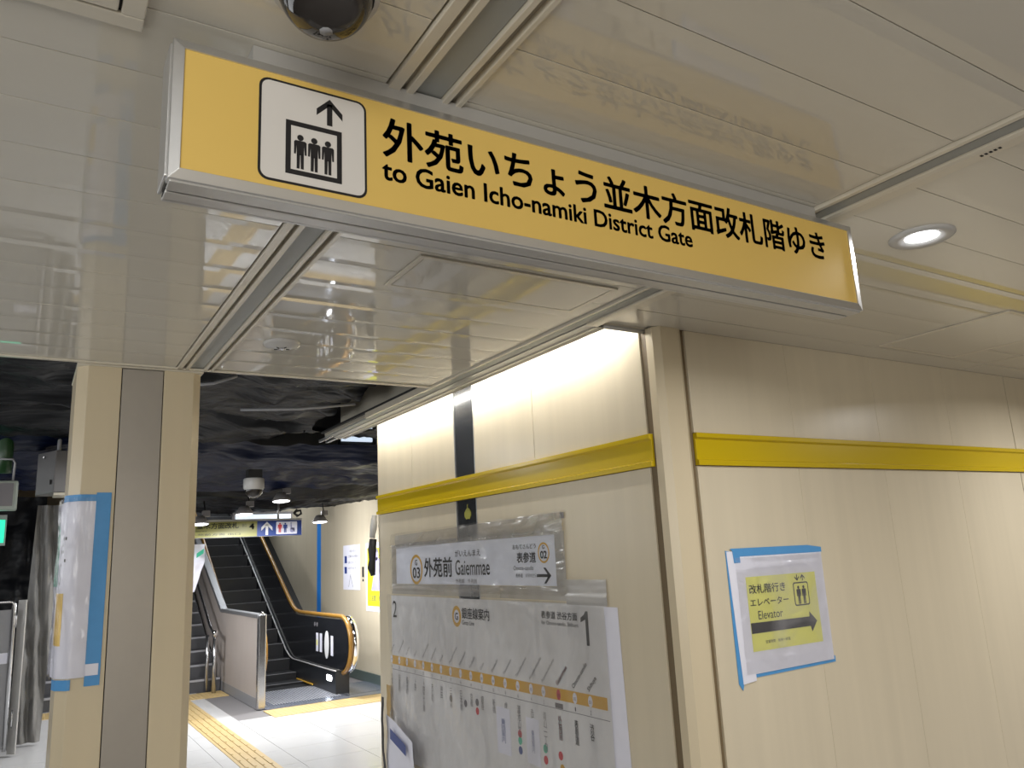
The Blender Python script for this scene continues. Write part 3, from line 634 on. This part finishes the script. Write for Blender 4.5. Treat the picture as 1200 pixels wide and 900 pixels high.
# ------------------------------------------------------------------ concourse beyond
XE = 4.22
we = tag(B(XE, XE + .15, 5.9, 17.5, F0, 1.6).build('wall_back', M_WALL), kind='structure')
MB().px([(9.8, F0), (11.6, F0), (11.6, F0 + .13), (9.8, F0 + .13)], XE - .02, XE).build('base_strip', M_BASEG, we)
tag(B(-3, XE + .1, 17.2, 17.4, F0, 2.6).build('wall_front', M_GAP), kind='structure')
tag(B(-4.2, -4.0, -3.6, 17.4, F0, 1.75).build('wall_west', M_SLABUP), kind='structure')
tag(B(-4.2, 12, -3.9, -3.7, F0, 1.05).build('wall_behind', M_WALL), kind='structure')
tag(B(10, 10.2, -3.9, 2.6, F0, 1.05).build('wall_east', M_WALL), kind='structure')
FE = Frame((XE, 0, 0), (0, -1, 0), (-1, 0, 0))
t = tag(FE.plate('tape_strip', M_BLUEB, None, -13.08, -12.88, -.815, .70, .001, .003), 'long vertical bright blue tape strip on the wall above the escalator', 'tape')
wn = thing('wall_notice', 'white paper notice with small blue pictures on the wall right of the blue tape', 'notice', XE, 11.4, -.4)
FE.plate('notice_sheet', M_PAPER, wn, -11.80, -11.10, -.42, .235, .001, .004)
lettering(FE, [('お客様へお知らせ', -11.52, -11.25, .13, .16, 0), ('工事のため通路が', -11.57, -11.15, .05, .085, 0), ('狭くなって', -11.57, -11.25, -.04, -.005, 0), ('おります', -11.57, -11.25, -.12, -.09, 0)], M_GREYT, wn, .0046)
FE.plate('picture', M_NAVY, wn, -11.74, -11.64, -.03, .075, .004, .005); FE.plate('picture', M_NAVY, wn, -11.74, -11.64, -.185, -.085, .004, .005)
FE.polys('drawing', M_GREYT, wn, [[(-11.5, -.2), (-11.49, -.2), (-11.38, -.38), (-11.39, -.38)], [(-11.49, -.2), (-11.48, -.2), (-11.56, -.38), (-11.57, -.38)]], .004, .005)
yp = thing('wall_poster', 'yellow poster in a white border beside the poster wall edge', 'poster', XE, 10.4, -.6)
FE.plate('poster_sheet', M_PAPER, yp, -10.86, -10.05, -.70, .235, .001, .004)
FE.plate('yellow_print', mat('poster_yellow', (.72, .70, .03), .5), yp, -10.80, -10.08, -.63, .165, .004, .005)
FE.polys('figure_print', mat('poster_lilac', (.42, .40, .62), .5), yp, [[(-10.65, -.42), (-10.22, -.42), (-10.30, .0), (-10.46, .04)], disc_pts(-10.46, .07, .08, .08, 12)], .005, .006)
FE.polys('figure_print', M_RED, yp, [disc_pts(-10.55, .05, .05, .06, 10)], .006, .007)
lettering(FE, [('お願い', -10.70, -10.2, .10, .15, 0), ('ご注意ください', -10.74, -10.12, -.56, -.48, 0)], M_GREYT, yp, .0075)
sw = thing('wall_intercom', 'small black slotted fitting between the two papers on the far wall', 'fitting', XE, 10.98, -.2)
FE.plate('casing', M_BLACK, sw, -10.995, -10.945, -.235, -.09, .001, .012, .003); FE.poly('button', M_BLACK, sw, disc_pts(-10.97, -.28, .016, .018, 10), .001, .01)

# escalator ------------------------------------------------------------------
es = thing('escalator', 'dark escalator with ochre handrails rising away beside the far wall', 'escalator', 3.15, 11, F0)
XA, XB = 2.70, 3.50
def nose(y): return F0 + .577 * (y - 11.8)
SL = .577
# steps: five flat-ish then rising
yy = 11.10; k = 0; zprev = F0
rise = [0, 0.03, .09, .16, .19]
run = .34
stepz = []
z = F0 + .002
while yy < 17.0:
    r_ = rise[k] if k < len(rise) else run * SL
    z += r_; mb = MB().box(XA, XB, yy, yy + run - .004, z - .22, z)
    for q in range(34): pass
    s_ = mb.build('step', M_STEP, es)
    MB().box(XA + .005, XB - .005, yy - .002, yy + .016, z, z + .004).build('nosing', M_NOSE, s_)
    yy += run; k += 1
zmax = z
B(XA - .05, XB + .05, 9.98, 11.10, F0 - .004, F0 + .006).build('comb_plate', M_PLATE, es)
gr = MB()
for q in range(26): gr.box(XA + .01 + q * .033, XA + .022 + q * .033, 10.02, 11.10, F0 + .006, F0 + .009)
gr.build('plate_groove', M_GREYM, es)
tag(B(2.56, XE, 9.78, 10.0, F0 - .004, F0 + .006).build('threshold_plate', M_PLATE, es))
B(XB + .05, XE, 9.98, 10.9, F0 - .004, F0 + .006).build('threshold_plate', M_PLATE, es)
def incl(y, za, yk): return za if y < yk else za + SL * (y - yk)
ysamp = [10.32, 11.0, 11.5, 11.8, 12.0, 12.15, 12.35, 12.6, 12.8, 13.5, 15, 17]
def prof(za, yk, soft=.5):
    out = []
    for y in ysamp:
        a = y - yk
        out.append((y, za + SL * (0 if a < -soft / 2 else (a if a > soft / 2 else (a + soft / 2) ** 2 / (2 * soft)))))
    return out
for (xa, xb, side) in ((XB + .01, XB + .19, 1), (2.56, XA - .01, -1)):
    yo = 0 if side > 0 else .27; tp = prof(-1.37, 12.2)
    ys_ = 10.12 if side > 0 else 10.75
    MB().px([(ys_, F0)] + [(ysamp[-1], F0)] + [(y, z) for y, z in reversed(tp) if y > ys_] + [(ys_, -1.36)], xa, xb).build('skirt_panel', M_SKIRT, es)
    xe = xa if side > 0 else xb
    MB().tube([(xe, ys_ - .01, -1.36)] + [(xe, y, z + .006) for y, z in tp if y > ys_], .010, 6).build('skirt_trim', M_ALUP, es)
    x1, x2 = (xa + .025, xa + .075) if side > 0 else (2.565, 2.605)
    bt = prof(-.735, 12.08)
    cy_, cz_, r_ = 10.04 + yo, -1.035, .31
    arc = [(cy_ - r_ * math.sin(math.radians(a)), cz_ + r_ * math.cos(math.radians(a))) for a in range(0, 181, 12)]
    MB().px(arc + [(y, z) for y, z in tp][1:] + [(y, z) for y, z in reversed(bt)][:-1], x1, x2).build('balustrade_panel', M_BLACKM, es)
    xm = (x1 + x2) / 2
    hr = prof(-.695, 12.08)
    arcR = [(cy_ - (r_ + .035) * math.sin(math.radians(a)), cz_ + (r_ + .035) * math.cos(math.radians(a))) for a in range(0, 171, 10)]
    pathr = [(xm, a, b) for a, b in reversed(arcR)] + [(xm, y, z) for y, z in hr[1:]]
    MB().tube(pathr, .028, 10).build('handrail', M_RAIL, es)
    x3 = xm + side * .07
    rim = [(x3, cy_ - (r_ + .01) * math.sin(math.radians(a)), cz_ + (r_ + .01) * math.cos(math.radians(a))) for a in range(170, 9, -10)]
    if side > 0: MB().tube(rim, .045, 10).build('newel_rim', M_CHROME, es)
    if side > 0:
        MB().px([(12.25, F0)] + [(17, F0)] + [(y, z) for y, z in reversed(prof(-1.42, 12.75, .3)) if y > 12.3] + [(12.25, -1.42)], XB + .31, XE - .001).build('outer_deck', M_SKIRT, es)
FB = Frame((XB + .034, 0, 0), (0, -1, 0), (-1, 0, 0))
for (y, hw, z, hh, m) in ((10.94, .045, -1.06, .12, M_PAPER), (10.78, .045, -1.06, .12, M_PAPER), (10.33, .045, -1.07, .125, M_PAPER)):
    FB.plate('sticker', m, es, -y - hw, -y + hw, z - hh, z + hh, 0.0, .003)
FB.poly('oval_label', M_WHITEP, es, disc_pts(-10.54, -1.07, .085, .175, 24), 0, .004)
FB.plate('sticker', M_NOTY, es, -10.97, -10.91, -1.10, -1.03, .003, .004)
FB.polys('wall_mark', M_GREYT, es, [disc_pts(-11.05, -.83, .03, .03, 8), disc_pts(-10.95, -.83, .03, .03, 8)] , 0, .002)
Frame((XB + .01, 0, 0), (0, -1, 0), (-1, 0, 0)).poly('skirt_light', M_LAMPW, es, rrect(-10.47, -10.27, -1.50, -1.43, .03), 0, .003)
B(XB - .012, XB - .002, 11.0, 11.75, F0 + .03, F0 + .045).build('yellow_edge_line', M_GOLD, es)
# barrier between escalator and stairs
bw = thing('barrier_partition', 'beige laminate partition with steel post and coping left of the escalator', 'partition', 2.5, 11.5, F0)
XL, XR = 2.475, 2.555
MB().px([(9.93, F0 + .12), (14.6, F0 + .12), (14.6, .66), (11.98, -.615), (9.93, -.615)], XL + .004, XR - .004).build('laminate_panel', M_BARR, bw)
MB().px([(9.93, F0), (13, F0), (13, F0 + .12), (9.93, F0 + .12)], XL, XR).build('kick_plate', M_GREYM, bw)
MB().px([(9.86, -.62), (12.0, -.62), (14.6, .655), (14.6, .715), (11.985, -.572), (9.86, -.572)], XL - .012, XR + .01).build('steel_coping', M_COPE, bw, .01)
B(XL - .008, XR + .008, 9.84, 9.93, F0, -.572).build('steel_post', M_STEEL, bw, .015)
MB().tube([(XL + .02, 9.90, -.565), (XR - .02, 9.90, -.565)], .02, 8).build('post_cap', M_CHROME, bw)
lettering(Frame((XL + .003, 0, 0), (0, 1, 0), (-1, 0, 0)), [], M_GOLD, bw, .002) if False else None
# stairs
sr = thing('staircase', 'dark staircase with pale nosings rising beside the escalator partition', 'stairs', 1.4, 12, F0)
for k in range(16):
    y = 11.86 + k * .30; zt = F0 + (k + 1) * .165
    s_ = B(-.2, 2.46, y, y + .302, F0 if k < 3 else zt - .5, zt).build('stair_tread', M_STAIR, sr)
    B(-.2, 2.46, y - .008, y + .035, zt - .022, zt + .004).build('nosing', M_STNOSE, s_)
hl = thing('stair_handrail', 'stainless steel two level handrail standing at the foot of the stairs', 'handrail', 2.33, 11.65, F0)
MB().tube([(2.33, 11.62, F0), (2.33, 11.62, -.92)], .028).build('post', M_STEEL, hl)
MB().tube([(2.27, 11.80, F0), (2.27, 11.80, -.90)], .024).build('post', M_STEEL, hl)
for zz in (-.86, -1.13):
    MB().tube([(2.33, 11.60, zz), (2.33, 11.75, zz), (2.33, 11.95, zz + .06), (2.33, 15.5, zz + .06 + 3.55 * .55)], .022).build('rail', M_STEEL, hl)
MB().tube([(2.33, 11.60, -.84), (2.33, 11.62, -.92)], .036).build('end_knob', M_CHROME, hl)
hs = thing('striped_wrap', 'white plastic wrap with green diagonal stripes hanging at the right edge of the pillar', 'wrap', 2.1, 11.6, -.3)
FQ = Frame((0, 11.3, 0), (1, 0, 0), (0, -1, 0))
FQ.sheet('plastic_sheet', M_PAPER, hs, 1.96, 2.10, -.30, .32, lambda u, v: (-(u - 1.96) * .8 * max(0, min(1, (.1 - v) / .4)), 0, .05 * nz(u * 9, v * 6, 1)), 8, 16)
for zz in (.14,): FQ.poly('green_stripe', M_GREEN, hs, [(1.99, zz), (2.08, zz + .06), (2.08, zz + .12), (1.99, zz + .06)], .04, .046)

# far overhead sign
fs = thing('overhead_sign', 'far yellow and navy overhead sign with arrow and toilet symbols above the escalator', 'sign', 2.1, 9.52, .34)
FF = Frame((0, 9.5, 0), (1, 0, 0), (0, -1, 0))
B(1.10, 2.875, 9.505, 9.60, .335, .535).build('sign_box', M_GREYM, fs, .004)
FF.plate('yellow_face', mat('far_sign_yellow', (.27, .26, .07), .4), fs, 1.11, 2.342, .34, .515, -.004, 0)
FF.plate('navy_face', M_NAVY, fs, 2.342, 2.868, .34, .515, -.004, 0)
FF.plate('top_rail', M_ALUP, fs, 1.10, 2.875, .518, .54, -.06, .004)
FF.poly('symbol_plate', M_PAPER, fs, rrect(2.565, 2.815, .355, .502, .01), 0, .002)
FF.polys('arrow', M_WHITEP, fs, arrow_up(2.455, .35, .505, .065, .03), 0, .003)
lettering(FF, [('外苑いちょう並木方面改札', 1.20, 2.13, .435, .505, .02), ('4', 2.25, 2.31, .42, .49, .04), ('Gaien Icho-namiki District', 1.20, 1.78, .405, .425, 0), ('外苑前 外苑前方面 出口', 1.35, 2.15, .36, .385, .0), ('出口', 2.17, 2.22, .45, .49, 0)], M_BLACK, fs, .0025)
FF.polys('toilet_symbol', M_RED, fs, person_polys(2.608, .372, .488, .05), .002, .004)
FF.polys('toilet_symbol', M_NAVY, fs, person_polys(2.672, .372, .488, .05), .002, .004)
FF.polys('wheelchair_symbol', mat('symbol_lilac', (.35, .35, .55), .5), fs, [disc_pts(2.755, .40, .028, .028, 14), [(2.735, .41), (2.755, .41), (2.75, .47), (2.735, .47)], disc_pts(2.742, .482, .010, .010, 10), [(2.75, .43), (2.785, .43), (2.79, .38), (2.78, .38)]], .002, .004)
for xx in (1.5, 2.6): MB().tube([(xx, 9.55, .53), (xx, 9.55, .74)], .012, 8).build('hanger', M_ALU, fs)
cb = tag(MB().tube([(2.80, 9.45, .64), (2.76, 9.45, .60), (2.80, 9.45, .56), (2.85, 9.45, .59), (2.84, 9.45, .63), (2.79, 9.45, .62), (2.77, 9.45, .585), (2.82, 9.45, .565)], .014, 8).build('cable_coil', M_BLACK), 'coiled black cable hanging above the right end of the far overhead sign', 'cable')

# work lamps hanging from the sheeting
LPS = [((2.17 * 1.08, 8.0 * 1.08, .486 * 1.08 + .03), 'bright work lamp hanging from the dark sheeting nearest above the arrow of the far sign'),
       ((3.262, 10.0, .512), 'bright work lamp hanging just above the vertical blue tape'),
       ((1.862 * 1.12, 8.0 * 1.12, .383 * 1.12 + .04), 'bright work lamp hanging just above the yellow half of the far sign'),
       ((1.433 * 1.15, 8.0 * 1.15, .41 * 1.15 + .0), 'bright work lamp half hidden by the right edge of the pillar')]
LPS[0] = ((2.39, 8.66, .680), LPS[0][1]); LPS[2] = ((2.07, 8.98, .562), LPS[2][1]); LPS[3] = ((1.64, 9.16, .475), LPS[3][1])
for (p, lab) in LPS:
    x, y, z = p; d = thing('work_lamp', lab, 'light', x, y, z, 'work lamps hung from the sheeting')
    MB().lathe([(.0005, z), (.088, z)], x, y, 24).build('lens', M_LAMPW, d)
    MB().lathe([(.094, z - .006), (.10, z + .004), (.075, z + .05), (.05, z + .085), (.0005, z + .09)], x, y, 24).build('lamp_housing', M_BOXL, d)
    MB().tube([(x + .02, y, z + .08), (x + .06, y + .02, z + .14), (x + .05, y + .03, z + .26)], .008, 6).build('cord', M_BLACK, d)
    B(x + .03, x + .11, y, y + .05, z + .09, z + .15).build('clamp', M_BOXL, d)
    d.rotation_euler = (math.radians(-7), 0, 0)
# far dome camera
x, y, z = 1.69, 7.0, .665
dc2 = thing('dome_camera', 'white dome camera hanging under the dark sheeting beyond the ceiling edge', 'camera', x, y, z)
MB().lathe([(.078, z - .015), (.088, z + .0), (.088, z + .075), (.080, z + .085), (.0005, z + .085)], x, y, 28).build('camera_base', M_CAMW, dc2)
MB().lathe([(.0005, z - .090)] + [(.075 * math.sin(math.radians(a)), z - .015 - .075 * math.cos(math.radians(a))) for a in range(10, 91, 10)], x, y, 28).build('dome_glass', M_DOME, dc2)
B(x - .06, x + .06, y - .05, y + .05, z + .085, z + .16).build('mount_box', M_DARK, dc2)

# light panel glimpsed past the poster wall end
lp = thing('light_panel', 'bluish white lit panel glimpsed between the broken rail and the poster wall end', 'light', 2.9, 7.9, 1.25)
B(2.80, 3.14, 7.86, 7.93, 1.245, 1.42).build('lit_face', M_PANELG, lp)
B(2.79, 3.19, 7.89, 7.97, 1.22, 1.45).build('panel_casing', M_DARK, lp)
# lit luminaire behind the far sign
lu = thing('strip_luminaire', 'pale strip luminaire glowing above the far overhead sign', 'light', 2.9, 11.9, .66)
B(2.62, 3.42, 11.86, 11.9, .60, .74).build('lit_face', mat('luminaire_face', (.8, .85, .9), .5, emit=.7, ecol=(.75, .88, 1)), lu)
B(2.60, 3.46, 11.9, 12.0, .58, .78).build('casing', M_BOXL, lu)

# dark sheeting ceiling beyond the panels ------------------------------------
def sheet_xy(name, m, x0, x1, y0, y1, fz, nx, ny, label=None, cat='sheeting'):
    vs = []; fs_ = []
    for j in range(ny + 1):
        for i in range(nx + 1):
            x = x0 + (x1 - x0) * i / nx; y = y0 + (y1 - y0) * j / ny; vs.append((x, y, fz(x, y)))
    for j in range(ny):
        for i in range(nx):
            a = j * (nx + 1) + i; fs_.append((a, a + 1, a + nx + 2, a + nx + 1))
    o = MB().add(vs, fs_, True).build(name, m)
    return tag(o, label, cat) if label else o
def wr_(x, y, s, a): return a * (abs(nz(x * .9 * s, y * 2.4 * s, 3)) + .5 * abs(nz(x * 3 * s + 2, y * 5 * s, 9)) + .2 * abs(nz(x * 9 * s, y * 9 * s, 5)))
def t1(x, y): return 1.13 + wr_(x, y, .7, .20) - .04 - (.05 if y > 6.3 else 0)
def t2(x, y):
    t = (y - 7.45) / 1.5
    return (1.10 - 1.0 * (y - 7.1) if y < 7.25 else .95 - .13 * t) + wr_(x, y, .6, .20) - .07
def t3(x, y):
    sag = .07 * math.sin((x + .4) * 1.7) * max(0, min(1, (x - 2.2)))
    return .71 + .02 * (y - 8.6) + sag + wr_(x, y, .9, .10) + max(0, 9.1 - y) * .8
sheet_xy('dark_sheet', M_TARP, -3.5, 1.99, CE + .03, 7.08, t1, 90, 70, 'black plastic sheeting hung overhead directly beyond the ceiling edge')
sheet_xy('dark_sheet', M_TARP, 2.0, 3.6, 6.32, 7.08, t1, 30, 20, 'small black overhead sheet behind the broken rail end')
sheet_xy('dark_sheet', M_TARPB, -3.5, XE - .03, 7.1, 8.75, t2, 130, 70, 'navy blue plastic sheeting wrapped round the beam behind the far dome camera')
sheet_xy('dark_sheet', M_TARP, .35, XE - .03, 8.78, 12.2, t3, 110, 80, 'sagging black sheeting overhead just above the far overhead sign')
# a few pale creases / straps
for i, (a, b) in enumerate((((1.25, 5.6, 1.085), (1.95, 5.2, 1.09)), ((.80, 4.9, 1.085), (1.0, 4.6, 1.09)))):
    tag(MB().tube([a, ((a[0] + b[0]) / 2, (a[1] + b[1]) / 2, (a[2] + b[2]) / 2 - .015), b], .010, 6).build('conduit', M_GREYM),
        ('long thin grey flexible conduit slanting across the black overhead sheeting', 'short grey flexible conduit on the black sheeting close to the pillar')[i], 'conduit')
# left side: dark sheeting wall, curtain, gate, floodlight, box, pipe, exit sign
FW = Frame((0, 10.0, 0), (1, 0, 0), (0, -1, 0))
o = FW.sheet('dark_sheet_wall', M_TARP, None, -2.5, .20, F0 + .02, .85, lambda u, v: .12 * abs(nz(u * 5, v * 1.5, 2)) + .06 * abs(nz(u * 9, v * 4, 6)), 60, 50)
tag(o, 'upright dark plastic sheeting wall behind the steel gate at the left edge', 'sheeting')
FC = Frame((0, 9.72, 0), (1, 0, 0), (0, -1, 0))
o = FC.sheet('grey_curtain', M_CURT, None, .10, .34, F0 + .03, .74, lambda u, v: (.055 * (v - .3) * .5 + (.0 if v > -.9 else -.0), 0, .05 * math.sin(u * 55 + v * 5) * .5 + .05 * abs(nz(u * 14, v * 3, 3))), 36, 60)
tag(o, 'grey protective sheet hanging in creases left of the pillar', 'sheeting')
gt = thing('steel_gate', 'grey steel folding gate at the lower left edge', 'gate', -.1, 9.3, F0)
B(-.75, -.02, 9.30, 9.33, F0 + .10, -.30).build('gate_panel', M_GREYM, gt)
MB().tube([(-.75, 9.28, -.22), (-.045, 9.28, -.22), (-.025, 9.28, -.25), (-.01, 9.28, F0 + .06)], .022, 8).build('gate_frame', M_STEEL, gt)
MB().pz([(.01, 9.34), (.075, 9.28), (.085, 9.30), (.02, 9.37)], F0 + .02, -.215).build('gate_leaf', M_ALUP, gt)
B(-.25, -.045, 9.285, 9.298, -.80, -.70).build('white_label', M_PAPER, gt)
MB().tube([(.004, 9.27, -.33), (.004, 9.25, -.36), (.004, 9.25, -.44), (.004, 9.27, -.47)], .006, 6).build('latch', M_STEEL, gt)
MB().tube([(.03, 9.27, -1.23), (.03, 9.25, -1.26), (.03, 9.25, -1.36), (.03, 9.27, -1.39)], .006, 6).build('latch', M_STEEL, gt)
fl = thing('floodlight', 'grey green floodlight casing hanging on a bracket at the left edge', 'light', -.15, 7.0, .5)
B(-.33, -.055, 6.98, 7.10, .50, .72).build('lamp_casing', M_MIXG, fl, .012)
B(-.32, -.085, 6.972, 6.985, .53, .70).build('lamp_window', M_GREYT, fl)
MB().tube([(-.20, 7.04, .89), (-.105, 7.04, .89), (-.088, 7.04, .86), (-.095, 7.04, .71)], .008, 6).build('bracket', M_GREYM, fl)
gp = tag(MB().tube([(-.20, 7.2, 1.18), (-.165, 7.2, 1.12), (-.155, 7.2, .98), (-.155, 7.2, .80)], [.03, .05, .05, .045], 12).build('green_pipe', M_GPIPE), 'dark green wrapped pipe hanging above the floodlight at the left edge', 'pipe')
bx = thing('equipment_box', 'pale grey equipment box hanging in the dark left of the pillar top', 'box', .2, 7.1, .62)
MB().pz([(.062, 7.28), (.175, 7.02), (.30, 7.06), (.30, 7.4), (.062, 7.4)], .635, .965).build('box_body', M_BOXD, bx, .006)
B(.148, .160, 7.05, 7.07, .70, .735).build('lock', M_DARK, bx)
MB().lathe([(.0005, .0), (.008, .0), (.008, .02)], .10, 7.17, 8).build('screw', M_CHROME, bx).location.z = .91
B(.18, .29, 7.03, 7.3, .615, .633).build('bottom_flange', M_TRIM, bx)
MB().tube([(.2, 7.2, .96), (.2, 7.2, 1.12)], .015, 6).build('hanger', M_GREYM, bx)
ex = thing('exit_sign', 'green lit exit sign cut by the left edge', 'sign', -.25, 7.5, .28)
B(-.45, -.128, 7.5, 7.56, .28, .46).build('lit_face', M_EXIT, ex)
B(-.47, -.118, 7.52, 7.60, .26, .50).build('casing', M_GREYM, ex)
MB().tube([(-.3, 7.55, .5), (-.3, 7.55, 1.1)], .012, 6).build('hanger', M_GREYM, ex)
